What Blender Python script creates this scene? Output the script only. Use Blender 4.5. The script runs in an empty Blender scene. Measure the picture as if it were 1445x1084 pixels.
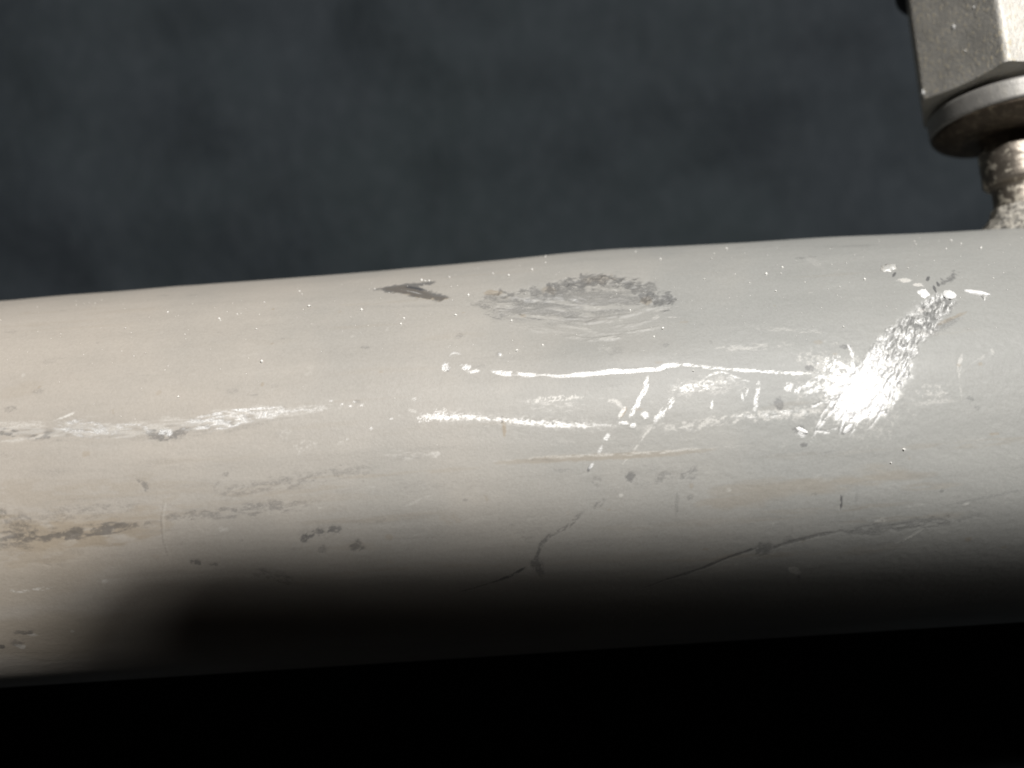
import bpy, math, random
import numpy as np
from mathutils import Vector, Matrix

SC = bpy.context.scene
COL = SC.collection
random.seed(7)
RNG = np.random.default_rng(11)
MM = 0.001

# ------------------------------------------------------------------ camera
PIPE_R = 25.0                                  # mm; the pipe lies along world X through the origin
CAM_D = 103.8                                  # mm from the pipe axis
PITCH, ROLL = math.radians(5.0), math.radians(3.67)
FOC = 1112.0                                   # focal length in photograph pixels (1445 wide)
FW = np.array([0, math.cos(PITCH), math.sin(PITCH)])
UP0 = np.array([0, -math.sin(PITCH), math.cos(PITCH)])
X0 = np.array([1.0, 0, 0])
CR = math.cos(ROLL) * X0 - math.sin(ROLL) * UP0
CU = math.sin(ROLL) * X0 + math.cos(ROLL) * UP0
CP = np.array([0, -CAM_D, 0.0])

cam_data = bpy.data.cameras.new('camera')
cam = bpy.data.objects.new('camera', cam_data)
COL.objects.link(cam)
cam.matrix_world = Matrix(((CR[0], CU[0], -FW[0], CP[0] * MM), (CR[1], CU[1], -FW[1], CP[1] * MM),
                           (CR[2], CU[2], -FW[2], CP[2] * MM), (0, 0, 0, 1)))
cam_data.sensor_width = 36
cam_data.lens = 36 * FOC / 1445
cam_data.clip_start = 0.002
cam_data.clip_end = 20
cam_data.dof.use_dof = True
cam_data.dof.focus_distance = 0.083
cam_data.dof.aperture_fstop = 13.0
SC.camera = cam

# ------------------------------------------------------------------ light
w = bpy.data.worlds.new('World'); SC.world = w; w.use_nodes = True
w.node_tree.nodes['Background'].inputs[0].default_value = (1.0, 0.84, 0.72, 1)
w.node_tree.nodes['Background'].inputs[1].default_value = 0.005

LAMP_AZ, LAMP_EL, LAMP_D = math.radians(15), math.radians(28), 1.1
LDIR = np.array([math.sin(LAMP_AZ) * math.cos(LAMP_EL), -math.cos(LAMP_AZ) * math.cos(LAMP_EL), math.sin(LAMP_EL)])


def lamp(name, pos, target, watts, radius, color, angle):
    d = bpy.data.lights.new(name, 'SPOT')
    d.energy = watts; d.shadow_soft_size = radius; d.color = color
    d.spot_size = math.radians(angle); d.spot_blend = 0.4
    o = bpy.data.objects.new(name, d); COL.objects.link(o)
    o.location = pos
    o.rotation_euler = (Vector(target) - Vector(pos)).to_track_quat('-Z', 'Y').to_euler()
    return o


def panel_lamp(name, watts, sx, sy, shift=0.0):
    d = bpy.data.lights.new(name, 'AREA'); d.shape = 'ELLIPSE'; d.size = sx; d.size_y = sy
    d.energy = watts; d.color = (1.0, 0.975, 0.945)
    o = bpy.data.objects.new(name, d); COL.objects.link(o); o.location = tuple(LDIR * (LAMP_D + shift))
    o.rotation_euler = Vector(tuple(-LDIR)).to_track_quat('-Z', 'Y').to_euler()
    return o


# key lamp, with a wide dim halo added to soften the shadow edge
panel_lamp('key_lamp', 12.4, 0.13, 0.06)
panel_lamp('key_lamp_added_halo', 7.8, 0.32, 0.088, 0.004)
lamp('top_fill_lamp', (-0.55, 0.22, 1.1), (-0.05, 0, 0), 2.0, 0.2, (1.0, 0.95, 0.88), 70)  # unseen fill from above, added to brighten the top of the pipe

vs = SC.view_settings
vs.view_transform = 'Standard'; vs.look = 'None'; vs.exposure = 0.0; vs.gamma = 1.0
vs.use_curve_mapping = False


# ------------------------------------------------------------------ material helpers
def new_mat(name):
    m = bpy.data.materials.new(name); m.use_nodes = True
    nt = m.node_tree
    return m, nt, nt.nodes['Principled BSDF']


class NT:
    """short hand for building node graphs"""
    def __init__(s, nt): s.nt = nt; s.L = nt.links.new
    def n(s, t, **kw):
        nd = s.nt.nodes.new(t)
        for k, v in kw.items(): setattr(nd, k, v)
        return nd
    def setin(s, nd, i, v):
        if hasattr(v, 'is_output'): s.L(v, nd.inputs[i])
        else: nd.inputs[i].default_value = v
    def coord(s, scale=(1, 1, 1), rot=(0, 0, 0)):
        tc = s.n('ShaderNodeTexCoord'); mp = s.n('ShaderNodeMapping')
        mp.inputs['Scale'].default_value = scale; mp.inputs['Rotation'].default_value = rot
        s.L(tc.outputs['Object'], mp.inputs['Vector']); return mp.outputs[0]
    def noise(s, vec, scale, detail=4, rough=0.55):
        nd = s.n('ShaderNodeTexNoise'); s.L(vec, nd.inputs['Vector'])
        nd.inputs['Scale'].default_value = scale; nd.inputs['Detail'].default_value = detail
        nd.inputs['Roughness'].default_value = rough; return nd.outputs[0]
    def ramp(s, fac, a, b, c0=(0, 0, 0, 1), c1=(1, 1, 1, 1)):
        nd = s.n('ShaderNodeValToRGB'); s.L(fac, nd.inputs[0])
        nd.color_ramp.elements[0].position = a; nd.color_ramp.elements[0].color = c0
        nd.color_ramp.elements[1].position = b; nd.color_ramp.elements[1].color = c1
        return nd.outputs[0]
    def mix(s, fac, a, b, mode='MIX'):
        nd = s.n('ShaderNodeMix', data_type='RGBA', blend_type=mode)
        s.setin(nd, 0, fac); s.setin(nd, 6, a); s.setin(nd, 7, b); return nd.outputs[2]
    def math(s, op, a, b=0.0, clamp=False):
        nd = s.n('ShaderNodeMath', operation=op); nd.use_clamp = clamp
        s.setin(nd, 0, a); s.setin(nd, 1, b); return nd.outputs[0]
    def bump(s, h, dist, strength=1.0, normal=None):
        nd = s.n('ShaderNodeBump'); nd.inputs['Distance'].default_value = dist
        nd.inputs['Strength'].default_value = strength; s.L(h, nd.inputs['Height'])
        if normal is not None: s.L(normal, nd.inputs['Normal'])
        return nd.outputs[0]


def mat_pipe():
    m, nt, p = new_mat('worn_grey_pipe'); g = NT(nt)
    at = g.n('ShaderNodeAttribute', attribute_name='wear')
    sep = g.n('ShaderNodeSeparateColor'); g.L(at.outputs['Color'], sep.inputs[0])
    metal, dark, tan = sep.outputs[0], sep.outputs[1], sep.outputs[2]
    pale = at.outputs['Alpha']
    c = g.coord()
    cs = g.coord(scale=(0.12, 1, 1))
    brk = g.noise(g.coord(scale=(0.7, 1, 1)), 5200, 4, 0.7)
    def torn(mk, lo=0.40, hi=0.72):
        f = g.math('ADD', brk, g.math('MULTIPLY', mk, 0.42))
        return g.math('MULTIPLY', mk, g.ramp(f, lo, hi))
    metal_raw = metal
    metal, dark, pale = torn(metal, 0.42, 0.74), torn(dark, 0.42, 0.70), torn(pale, 0.45, 0.80)
    big = g.noise(c, 45, 5, 0.6)
    streak = g.noise(cs, 420, 4, 0.6)
    fine = g.noise(c, 3600, 4, 0.7)
    # warm light on the left end put into the coating colour, cool grey rightwards
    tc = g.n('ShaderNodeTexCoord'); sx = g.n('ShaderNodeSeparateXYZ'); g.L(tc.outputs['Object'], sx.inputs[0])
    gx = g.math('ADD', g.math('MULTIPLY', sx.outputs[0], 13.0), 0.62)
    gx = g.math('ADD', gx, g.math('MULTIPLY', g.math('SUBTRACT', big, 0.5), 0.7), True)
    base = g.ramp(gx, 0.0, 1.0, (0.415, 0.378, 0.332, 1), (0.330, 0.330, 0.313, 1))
    base = g.mix(g.ramp(big, 0.3, 0.75), base, g.mix(1.0, base, (0.86, 0.87, 0.88, 1), 'MULTIPLY'))
    base = g.mix(g.math('MULTIPLY', g.ramp(streak, 0.35, 0.75), 0.5), base, g.mix(1.0, base, (0.84, 0.84, 0.84, 1), 'MULTIPLY'))
    base = g.mix(g.math('MULTIPLY', g.ramp(fine, 0.38, 0.66), 0.36), base, g.mix(1.0, base, (0.75, 0.74, 0.72, 1), 'MULTIPLY'))
    base = g.mix(tan, base, (0.25, 0.19, 0.115, 1))
    base = g.mix(pale, base, (0.62, 0.605, 0.57, 1))
    base = g.mix(dark, base, (0.055, 0.056, 0.06, 1))
    base = g.mix(metal, base, (0.66, 0.66, 0.655, 1))
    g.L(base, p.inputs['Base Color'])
    g.L(g.math('MULTIPLY', metal, 0.7), p.inputs['Metallic'])
    r = g.math('ADD', 0.54, g.math('MULTIPLY', g.math('SUBTRACT', streak, 0.5), 0.12))
    r = g.math('SUBTRACT', r, g.math('MULTIPLY', metal, 0.14))
    g.L(r, p.inputs['Roughness'])
    p.inputs['Specular IOR Level'].default_value = 0.45
    b1 = g.bump(g.noise(g.coord(scale=(0.6, 1, 1)), 900, 4, 0.62), 0.00005, 0.5)
    b2 = g.bump(fine, 0.00004, 0.6, b1)
    b2 = g.bump(g.math('MULTIPLY', g.math('SUBTRACT', brk, 0.5), metal_raw), 0.00014, 0.8, b2)
    g.L(b2, p.inputs['Normal'])
    return m


def mat_metal(name, color, rough, metallic=0.85, dust=0.0, dustcol=(0.42, 0.38, 0.3, 1), stretch=(1, 1, 0.2), lo=0.5, hi=0.68, bump=0.00006, sc=900):
    m, nt, p = new_mat(name); g = NT(nt)
    c = g.coord(); cs = g.coord(scale=stretch)
    n1 = g.noise(c, 260, 6, 0.65); n2 = g.noise(cs, sc, 5, 0.65); n3 = g.noise(c, 3000, 2)
    col = g.mix(g.ramp(n1, 0.3, 0.75), color, tuple(x * 0.62 for x in color[:3]) + (1,))
    f = g.math('MULTIPLY', g.ramp(n2, lo, hi), dust)
    col = g.mix(f, col, dustcol)
    g.L(col, p.inputs['Base Color'])
    g.L(g.math('MULTIPLY', g.math('SUBTRACT', 1.0, f), metallic), p.inputs['Metallic'])
    g.L(g.math('ADD', rough, g.math('MULTIPLY', n2, 0.2)), p.inputs['Roughness'])
    g.L(g.bump(n3, bump, 0.6, g.bump(n2, bump, 0.7)), p.inputs['Normal'])
    return m


def mat_plain(name, color, rough, metallic=0.0, nscale=600, amt=0.35):
    m, nt, p = new_mat(name); g = NT(nt)
    n = g.noise(g.coord(), nscale, 4)
    g.L(g.mix(g.math('MULTIPLY', g.ramp(n, 0.3, 0.7), amt), color, tuple(x * 0.5 for x in color[:3]) + (1,)), p.inputs['Base Color'])
    p.inputs['Roughness'].default_value = rough; p.inputs['Metallic'].default_value = metallic
    g.L(g.bump(n, 0.00005, 0.5), p.inputs['Normal'])
    return m


def mat_ground():
    m, nt, p = new_mat('dark_ground'); g = NT(nt)
    c = g.coord()
    a = g.noise(c, 38, 5, 0.6); b = g.noise(g.coord(scale=(1, 1, 0.6)), 260, 5, 0.7); d = g.noise(c, 14, 3, 0.5)
    col = g.mix(g.ramp(a, 0.3, 0.7), (0.0120, 0.0158, 0.0195, 1), (0.0155, 0.0200, 0.0245, 1))
    col = g.mix(g.math('MULTIPLY', g.ramp(d, 0.35, 0.7), 0.5), col, (0.0135, 0.020, 0.021, 1))
    col = g.mix(g.math('MULTIPLY', g.ramp(b, 0.45, 0.7), 0.45), col, (0.026, 0.031, 0.036, 1))
    g.L(col, p.inputs['Base Color'])
    p.inputs['Roughness'].default_value = 0.85
    p.inputs['Specular IOR Level'].default_value = 0.2
    g.L(g.bump(b, 0.0012, 0.8), p.inputs['Normal'])
    return m


# ------------------------------------------------------------------ object helpers
def link(name, mesh, mat=None, parent=None):
    o = bpy.data.objects.new(name, mesh); COL.objects.link(o)
    if mat: mesh.materials.append(mat)
    if parent: o.parent = parent
    return o


def tag(o, label=None, cat=None, group=None, kind=None):
    if label: o['label'] = label
    if cat: o['category'] = cat
    if group: o['group'] = group
    if kind: o['kind'] = kind
    return o


def empty(name, loc=(0, 0, 0)):
    o = bpy.data.objects.new(name, None); COL.objects.link(o); o.location = loc
    o.empty_display_size = 0.01
    return o


def grid_mesh(name, V, nu, nv, wrap_v=False, smooth=True):
    """V: (nu*nv,3) array in metres, u-major"""
    me = bpy.data.meshes.new(name)
    iu = np.arange(nu - 1); iv = np.arange(nv if wrap_v else nv - 1)
    A, B = np.meshgrid(iu, iv, indexing='ij')
    B2 = (B + 1) % nv
    F = np.stack([A * nv + B, (A + 1) * nv + B, (A + 1) * nv + B2, A * nv + B2], -1).reshape(-1, 4)
    nf = len(F)
    me.vertices.add(len(V)); me.vertices.foreach_set('co', V.astype(np.float32).ravel())
    me.loops.add(nf * 4); me.loops.foreach_set('vertex_index', F.astype(np.int32).ravel())
    me.polygons.add(nf)
    me.polygons.foreach_set('loop_start', (np.arange(nf) * 4).astype(np.int32))
    me.polygons.foreach_set('use_smooth', np.full(nf, smooth, bool))
    me.update(calc_edges=True)
    return me


def poly_mesh(name, verts, faces, smooth=False):
    me = bpy.data.meshes.new(name)
    me.from_pydata([tuple(v) for v in verts], [], faces)
    if smooth: me.polygons.foreach_set('use_smooth', [True] * len(me.polygons))
    me.update(); return me


# ------------------------------------------------------------------ noise
def vnoise(x, y, seed=0):
    tab = np.random.default_rng(seed).random((256, 256)).astype(np.float32)
    xi = np.floor(x).astype(int); yi = np.floor(y).astype(int)
    fx = x - xi; fy = y - yi
    fx = fx * fx * (3 - 2 * fx); fy = fy * fy * (3 - 2 * fy)
    a = tab[xi % 256, yi % 256]; b = tab[(xi + 1) % 256, yi % 256]
    c = tab[xi % 256, (yi + 1) % 256]; d = tab[(xi + 1) % 256, (yi + 1) % 256]
    return (a * (1 - fx) + b * fx) * (1 - fy) + (c * (1 - fx) + d * fx) * fy


def fbm(x, y, seed=0, oct=3):
    r = 0; amp = 0.5; tot = 0
    for k in range(oct):
        r = r + amp * vnoise(x * 2 ** k + 17 * k, y * 2 ** k + 9 * k, seed + k); tot += amp; amp *= 0.5
    return r / tot


def sstep(a, b, x):
    t = np.clip((x - a) / (b - a), 0, 1); return t * t * (3 - 2 * t)


# ------------------------------------------------------------------ surveying the marks: photograph point -> place on the pipe's skin (mm along, mm round)
def surf(px, py):
    d = FW * FOC + CR * (px - 722.5) - CU * (py - 542.0)
    d = d / np.linalg.norm(d)
    a = d[1] ** 2 + d[2] ** 2; b = 2 * (CP[1] * d[1] + CP[2] * d[2]); c = CP[1] ** 2 + CP[2] ** 2 - PIPE_R ** 2
    q = b * b - 4 * a * c
    t = (-b - math.sqrt(q)) / (2 * a) if q > 0 else -b / (2 * a)
    P = CP + d * t
    return P[0], PIPE_R * math.atan2(P[2], -P[1])


PX = 0.0755                                    # mm of pipe skin per photograph pixel, near the front


# ------------------------------------------------------------------ the pipe's skin as a fine grid
S = np.concatenate([np.linspace(-170, -74, 60)[:-1], np.arange(-74, 74.01, 0.12), np.linspace(74.5, 170, 60)])
th_f = np.radians(np.arange(-52, 100, 0.275)); th_c = np.radians(np.arange(102, 306, 2.0))
TH = np.concatenate([th_f, th_c]); T = TH * PIPE_R
NS, NTH = len(S), len(TH)
H = np.zeros((NS, NTH), np.float32)
WM, WD, WT, WP = (np.zeros((NS, NTH), np.float32) for _ in range(4))   # bare metal, dark oxide, tan stain and tint, pale scuff
NF = len(th_f)


def window(s0, s1, t0, t1):
    i0, i1 = np.searchsorted(S, [s0, s1]); j0, j1 = np.searchsorted(T[:NF], [t0, t1])
    sl = (slice(i0, max(i1, i0 + 1)), slice(j0, max(j1, j0 + 1)))
    ss, tt = np.meshgrid(S[sl[0]], T[:NF][sl[1]], indexing='ij')
    return sl, ss, tt


SEED = [100]


def stroke(field, pts, width, amp=1.0, rough=0.4, soft=0.5, taper=(0.25, 0.25), grain=3.6, gap=0.0, depth=0.0, stretch=3.0, widths=None):
    """a mark of wear along a line; pts surveyed on the photograph, width in its pixels"""
    SEED[0] += 5; sd = SEED[0]
    P = np.array([surf(*p) for p in pts]); hw = width * PX / 2
    pad = hw * 2.2 + 0.3
    sl, ss, tt = window(P[:, 0].min() - pad, P[:, 0].max() + pad, P[:, 1].min() - pad, P[:, 1].max() + pad)
    if ss.size == 0: return
    seg = np.linalg.norm(np.diff(P, axis=0), axis=1); Ltot = max(seg.sum(), 1e-6); acc = 0
    best = np.full(ss.shape, 1e9); along = np.zeros(ss.shape)
    main = P[-1] - P[0]; main = main / (np.linalg.norm(main) + 1e-9)
    for k in range(len(seg)):
        a, b = P[k], P[k + 1]; ab = b - a; l2 = max(ab @ ab, 1e-9)
        u = np.clip(((ss - a[0]) * ab[0] + (tt - a[1]) * ab[1]) / l2, 0, 1)
        d = np.hypot(ss - a[0] - u * ab[0], tt - a[1] - u * ab[1])
        m = d < best; best = np.where(m, d, best); along = np.where(m, (acc + u * seg[k]) / Ltot, along); acc += seg[k]
    x = (ss * main[0] + tt * main[1]); y = (-ss * main[1] + tt * main[0])
    n = fbm(x * grain / stretch + 50, y * grain + 50, sd, 3)
    prof = np.ones_like(along)
    if taper[0] > 0: prof = prof * np.clip(along / taper[0], 0, 1) ** 0.6
    if taper[1] > 0: prof = prof * np.clip((1 - along) / taper[1], 0, 1) ** 0.6
    if widths is not None: prof = prof * np.interp(along, np.linspace(0, 1, len(widths)), widths)
    h = hw * (0.25 + 0.75 * prof)
    d = best + (n - 0.5) * 2 * rough * hw
    m = sstep(h * (1 + soft * 0.5), h * (1 - soft * 0.5), d)
    m = m * (0.35 + 0.65 * prof)
    if gap > 0:
        n2 = fbm(x * grain / stretch * 1.3 + 9, y * grain * 1.3 + 3, sd + 40, 3)
        m = m * sstep(gap - 0.13, gap + 0.13, n2)
    field[sl] = np.maximum(field[sl], (m * amp).astype(np.float32))
    if depth: H[sl] -= (m * depth + m * (n - 0.5) * abs(depth) * 1.2).astype(np.float32)


def blob(field, px, py, rx, ry=None, amp=1.0, rough=0.5, grain=2.5, soft=0.5, ang=0, depth=0.0, gap=0.0):
    ry = ry or rx; SEED[0] += 5
    s, t = surf(px, py); a, b = rx * PX, ry * PX; pad = max(a, b) * 1.9 + 0.2
    sl, ss, tt = window(s - pad, s + pad, t - pad, t + pad)
    if ss.size == 0: return
    ca, sa = math.cos(math.radians(ang)), math.sin(math.radians(ang))
    u = ((ss - s) * ca + (tt - t) * sa) / a; v = (-(ss - s) * sa + (tt - t) * ca) / b
    n = fbm(ss * grain, tt * grain, SEED[0], 3)
    d = np.hypot(u, v) + (n - 0.5) * 2 * rough
    m = sstep(1 + soft * 0.5, 1 - soft * 0.5, d)
    if gap > 0: m = m * sstep(gap - 0.12, gap + 0.12, fbm(ss * grain * 1.7, tt * grain * 1.7, SEED[0] + 2, 3))
    field[sl] = np.maximum(field[sl], (m * amp).astype(np.float32))
    if depth: H[sl] -= (m * depth).astype(np.float32)


def patch(field, poly, amp=1.0, rough=0.35, grain=2.0, soft=0.25, gap=0.0, depth=0.0, rag=1.0, stretch=(1, 1), rot=0):
    """an irregular scar with a surveyed outline"""
    SEED[0] += 5
    P = np.array([surf(*p) for p in poly])
    sl, ss, tt = window(P[:, 0].min() - 1.5, P[:, 0].max() + 1.5, P[:, 1].min() - 1.5, P[:, 1].max() + 1.5)
    n = fbm(ss * grain, tt * grain, SEED[0], 3) - 0.5; n2 = fbm(ss * grain + 31, tt * grain + 77, SEED[0] + 1, 3) - 0.5
    x = ss + n * rough * 2; y = tt + n2 * rough * 2
    inside = np.zeros(ss.shape, bool); dist = np.full(ss.shape, 1e9)
    for k in range(len(P)):
        a, b = P[k], P[(k + 1) % len(P)]
        c = ((a[1] > y) != (b[1] > y)) & (x < (b[0] - a[0]) * (y - a[1]) / (b[1] - a[1] + 1e-12) + a[0]); inside ^= c
        ab = b - a; u = np.clip(((x - a[0]) * ab[0] + (y - a[1]) * ab[1]) / max(ab @ ab, 1e-9), 0, 1)
        dist = np.minimum(dist, np.hypot(x - a[0] - u * ab[0], y - a[1] - u * ab[1]))
    sd = np.where(inside, -dist, dist)
    m = sstep(soft, -soft, sd)
    if gap > 0:
        c, s_ = math.cos(math.radians(rot)), math.sin(math.radians(rot))
        xx = (ss * c + tt * s_) * stretch[0]; yy = (-ss * s_ + tt * c) * stretch[1]
        m = m * sstep(gap - 0.12, gap + 0.12, fbm(xx * grain, yy * grain, SEED[0] + 3, 3))
    field[sl] = np.maximum(field[sl], (m * amp).astype(np.float32))
    if depth: H[sl] -= (m * depth).astype(np.float32)
    return sl, ss, tt, m


# ---- large form: faint waves, the crease along the crown, the shallow dent
SS, TT = np.meshgrid(S, T, indexing='ij')
DEG = np.degrees(TT / PIPE_R)
crown = sstep(35, 75, DEG) * sstep(150, 110, DEG)
bow = np.interp(S, [-170, -62, -40, -15, -6, 9, 14, 40, 62, 170], [-1.0, -1.02, -0.60, -0.35, -0.06, 0.44, 0.50, 0.23, -0.05, -0.05])
k = np.ones(41) / 41; bow_f = np.convolve(np.pad(bow, 20, 'edge'), k, 'valid')
H += (bow_f[:, None] * crown).astype(np.float32)
wav = (fbm(SS / 14 + 40, TT / 9 + 40, 3, 3) - 0.5) * 0.22
wav += (fbm(SS / 2.2 + 40, TT / 1.6 + 40, 13, 3) - 0.5) * 0.014
H += (wav * sstep(-60, -40, DEG) * sstep(112, 98, DEG)).astype(np.float32)
ds, dt = surf(820, 445)
H -= (0.75 * np.exp(-((SS - ds) / 8.5) ** 2 - ((TT - dt) / 3.4) ** 2)).astype(np.float32)
H += (0.25 * np.exp(-((SS - ds - 2) / 7) ** 2 - ((TT - dt + 6.0) / 2.2) ** 2)).astype(np.float32)

# ---- bright scratches
stroke(WM, [(722, 529), (790, 531), (860, 526), (938, 522)], 6.5, 0.85, 0.6, 0.6, (0.5, 0.08), depth=0.05, stretch=6, widths=[0.3, 0.5, 0.75, 1, 1, 0.9])
stroke(WM, [(690, 522), (712, 527), (760, 530)], 6, 0.75, 0.5, 0.6, (0.2, 0.2), gap=0.42)
blob(WM, 629, 518, 5, 7, 0.65, 0.6, 5); blob(WD, 632, 521, 3, 4, 0.5)
stroke(WM, [(633, 503), (640, 497), (651, 500)], 3, 0.5, 0.6)
blob(WM, 658, 518, 7, 5, 0.75, 0.7, 5); blob(WM, 668, 524, 7, 3, 0.65, 0.7, 5); blob(WM, 705, 500, 3, 3, 0.8, depth=-0.1)
stroke(WM, [(922, 523), (945, 516), (962, 515)], 7, 0.75, 0.5, 0.6, (0.2, 0.2), depth=0.03)
stroke(WM, [(940, 515), (975, 516), (1020, 521), (1080, 525), (1160, 529)], 5, 0.72, 0.6, 0.6, (0.1, 0.25), depth=0.03, gap=0.36, widths=[1, 0.6, 0.7, 0.9, 1])
stroke(WM, [(596, 588), (650, 588), (722, 594), (800, 600), (868, 600)], 7, 0.72, 1.1, 0.8, (0.08, 0.25), grain=5.0, stretch=1.6, depth=0.02, gap=0.34, widths=[1.1, 0.9, 0.55, 0.9, 1, 0.8, 0.5])
stroke(WP, [(590, 586), (650, 587), (722, 594), (800, 600), (880, 601)], 15, 0.35, 1.0, 0.9, (0.1, 0.15), grain=4, stretch=2, gap=0.42)
blob(WM, 601, 590, 9, 7, 0.6, 0.9, 5, gap=0.5); blob(WM, 620, 585, 12, 8, 0.5, 0.9, 5, gap=0.52)
stroke(WP, [(575, 578), (590, 582)], 4, 0.5)
stroke(WP, [(900, 606), (960, 602), (1010, 594), (1080, 586), (1190, 580)], 12, 0.55, 0.9, 0.8, (0.2, 0.1), grain=3, stretch=1.5, gap=0.42)
stroke(WM, [(1030, 590), (1080, 586), (1150, 582)], 8, 0.45, 0.9, 0.8, (0.3, 0.2), grain=4, stretch=1.6, gap=0.5)
stroke(WM, [(914, 532), (910, 550), (900, 570), (888, 589)], 6, 0.7, 0.8, 0.6, (0.15, 0.1), depth=0.03, gap=0.36, grain=5)
stroke(WM, [(951, 560), (940, 576), (922, 598)], 7, 0.6, 0.8, 0.7, (0.15, 0.2), gap=0.42, grain=5)
stroke(WP, [(922, 598), (900, 625), (872, 665)], 6, 0.6, 0.7, 0.7, (0.1, 0.6), gap=0.4)
stroke(WM, [(883, 573), (873, 592)], 5, 0.55, 0.6); stroke(WT, [(884, 574), (875, 590)], 5, 0.5)
stroke(WM, [(860, 612), (853, 622)], 6, 0.7, 0.7); stroke(WM, [(850, 628), (844, 641)], 4, 0.5, 0.7)
stroke(WM, [(838, 652), (831, 663)], 4, 0.8, 0.5); stroke(WD, [(835, 655), (829, 667)], 4, 0.7, 0.5)
blob(WM, 911, 587, 5.5, 4.5, 0.75, 0.6, 4, depth=-0.03); blob(WM, 880, 597, 6, 3, 0.7, 0.6, depth=-0.03); blob(WM, 893, 601, 4, 3, 0.7, 0.6, depth=-0.03)
stroke(WM, [(945, 549), (985, 547), (1015, 540), (1040, 533)], 14, 0.5, 0.9, 0.8, (0.2, 0.3), grain=4.4, stretch=1.6, gap=0.52)
stroke(WP, [(940, 552), (985, 547), (1030, 538), (1060, 548)], 26, 0.4, 0.9, 0.9, (0.2, 0.3), grain=4.0, stretch=1.8, gap=0.48)
stroke(WM, [(992, 536), (1006, 527), (1020, 525), (1045, 535), (1064, 541)], 3, 0.45, 0.6, 0.7, (0.2, 0.2), gap=0.36)
stroke(WM, [(1071, 538), (1068, 560), (1065, 582)], 5, 0.55, 0.8, 0.7, (0.1, 0.2), gap=0.36, grain=5); stroke(WM, [(1046, 553), (1049, 566)], 3, 0.45); stroke(WM, [(1056, 548), (1052, 560)], 3, 0.4)
stroke(WM, [(1005, 565), (1004, 578)], 3, 0.7)
stroke(WP, [(738, 566), (780, 562), (830, 560)], 7, 0.8, 0.9, 0.7, (0.3, 0.3), grain=4, stretch=1, gap=0.45)
stroke(WP, [(845, 562), (870, 567), (880, 578)], 6, 0.7, 0.9, 0.7, gap=0.4)
stroke(WP, [(735, 572), (830, 575)], 12, 0.5, 0.9, 0.7, gap=0.55)
stroke(WP, [(690, 652), (770, 645), (850, 642), (930, 638), (1015, 631), (1060, 628)], 4.5, 0.5, 0.7, 0.8, (0.45, 0.3), stretch=4, gap=0.38)
stroke(WT, [(690, 654), (780, 648), (930, 641), (1010, 634)], 8, 0.3, 0.5, 0.8)
stroke(WT, [(708, 588), (711, 600), (712, 618)], 5, 0.55, 0.3); stroke(WD, [(708, 586), (709, 598)], 3, 0.6)
stroke(WP, [(1000, 493), (1060, 490), (1120, 486)], 9, 0.45, 0.9, 0.9, gap=0.45); stroke(WP, [(1060, 463), (1180, 470)], 8, 0.3, 0.9, gap=0.45)
stroke(WP, [(1357, 498), (1353, 518), (1352, 536)], 5, 0.5, 0.6, gap=0.35); stroke(WP, [(1354, 536), (1357, 568)], 3, 0.35, gap=0.35)
stroke(WP, [(1366, 518), (1385, 505), (1402, 494)], 4, 0.3, 0.6, gap=0.45); stroke(WP, [(1280, 572), (1320, 567), (1356, 566)], 5, 0.35, 0.8, gap=0.4)
blob(WP, 1313, 553, 18, 12, 0.45, 0.9, 2.5, gap=0.5); blob(WP, 1400, 497, 3, 4, 0.4); blob(WP, 1302, 437, 5, 4, 0.7)
stroke(WP, [(560, 720), (600, 702), (615, 697)], 4, 0.3, 0.6, gap=0.4); stroke(WP, [(540, 640), (620, 640)], 14, 0.35, 0.9, 0.9, gap=0.5)
blob(WP, 615, 641, 8, 4, 0.5); blob(WM, 585, 563, 3, 2, 0.4); blob(WM, 510, 572, 3, 2, 0.4)

# ---- the big chatter scar: rows of torn chips
SCAR = [(1352, 428), (1330, 446), (1322, 468), (1300, 480), (1288, 508), (1284, 530), (1272, 548), (1262, 566), (1248, 586), (1222, 588), (1204, 594),
        (1184, 592), (1170, 580), (1172, 568), (1182, 556), (1196, 540), (1208, 522), (1222, 500), (1240, 478), (1258, 462), (1278, 446), (1300, 428), (1324, 414), (1345, 414)]
sl, ss, tt, m = patch(WM, SCAR, 0.97, 0.5, 2.0, 0.35)
a = math.radians(62)
u = ss * math.cos(a) + tt * math.sin(a); v = -ss * math.sin(a) + tt * math.cos(a)
n1 = fbm(u * 1.5, v * 4.6, 501, 3); n2 = fbm(u * 1.6 + 5, v * 1.6 + 9, 511, 3)
rel = (n1 - 0.5) * 0.5 + (n2 - 0.5) * 0.22
c0, c1 = surf(1208, 552)
core = np.exp(-((ss - c0) / 3.0) ** 2 - ((tt - c1) / 3.0) ** 2); rel = rel * (1 - 0.8 * core)
H[sl] += (m * rel - m * 0.10).astype(np.float32)
s_, t_ = surf(1330, 445); q_, r_ = surf(1205, 555)
up = np.clip(((ss - q_) * (s_ - q_) + (tt - r_) * (t_ - r_)) / ((s_ - q_) ** 2 + (t_ - r_) ** 2), -0.3, 1.2)
n3 = fbm(u * 1.5 + 3, v * 5.0 + 8, 541, 3)
low = sstep(0.53, 0.42, n3) * m * sstep(0.1, 0.7, up)
WD[sl] = np.maximum(WD[sl], low * 0.5); WM[sl] = WM[sl] * (1 - 0.75 * low)
WM[sl] *= (1 - m * 0.45 * sstep(0.15, 0.8, up))
WM[sl] *= (1 - m * 0.35 * sstep(0.45, 0.62, n2) * sstep(0.0, 0.5, up))
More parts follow.
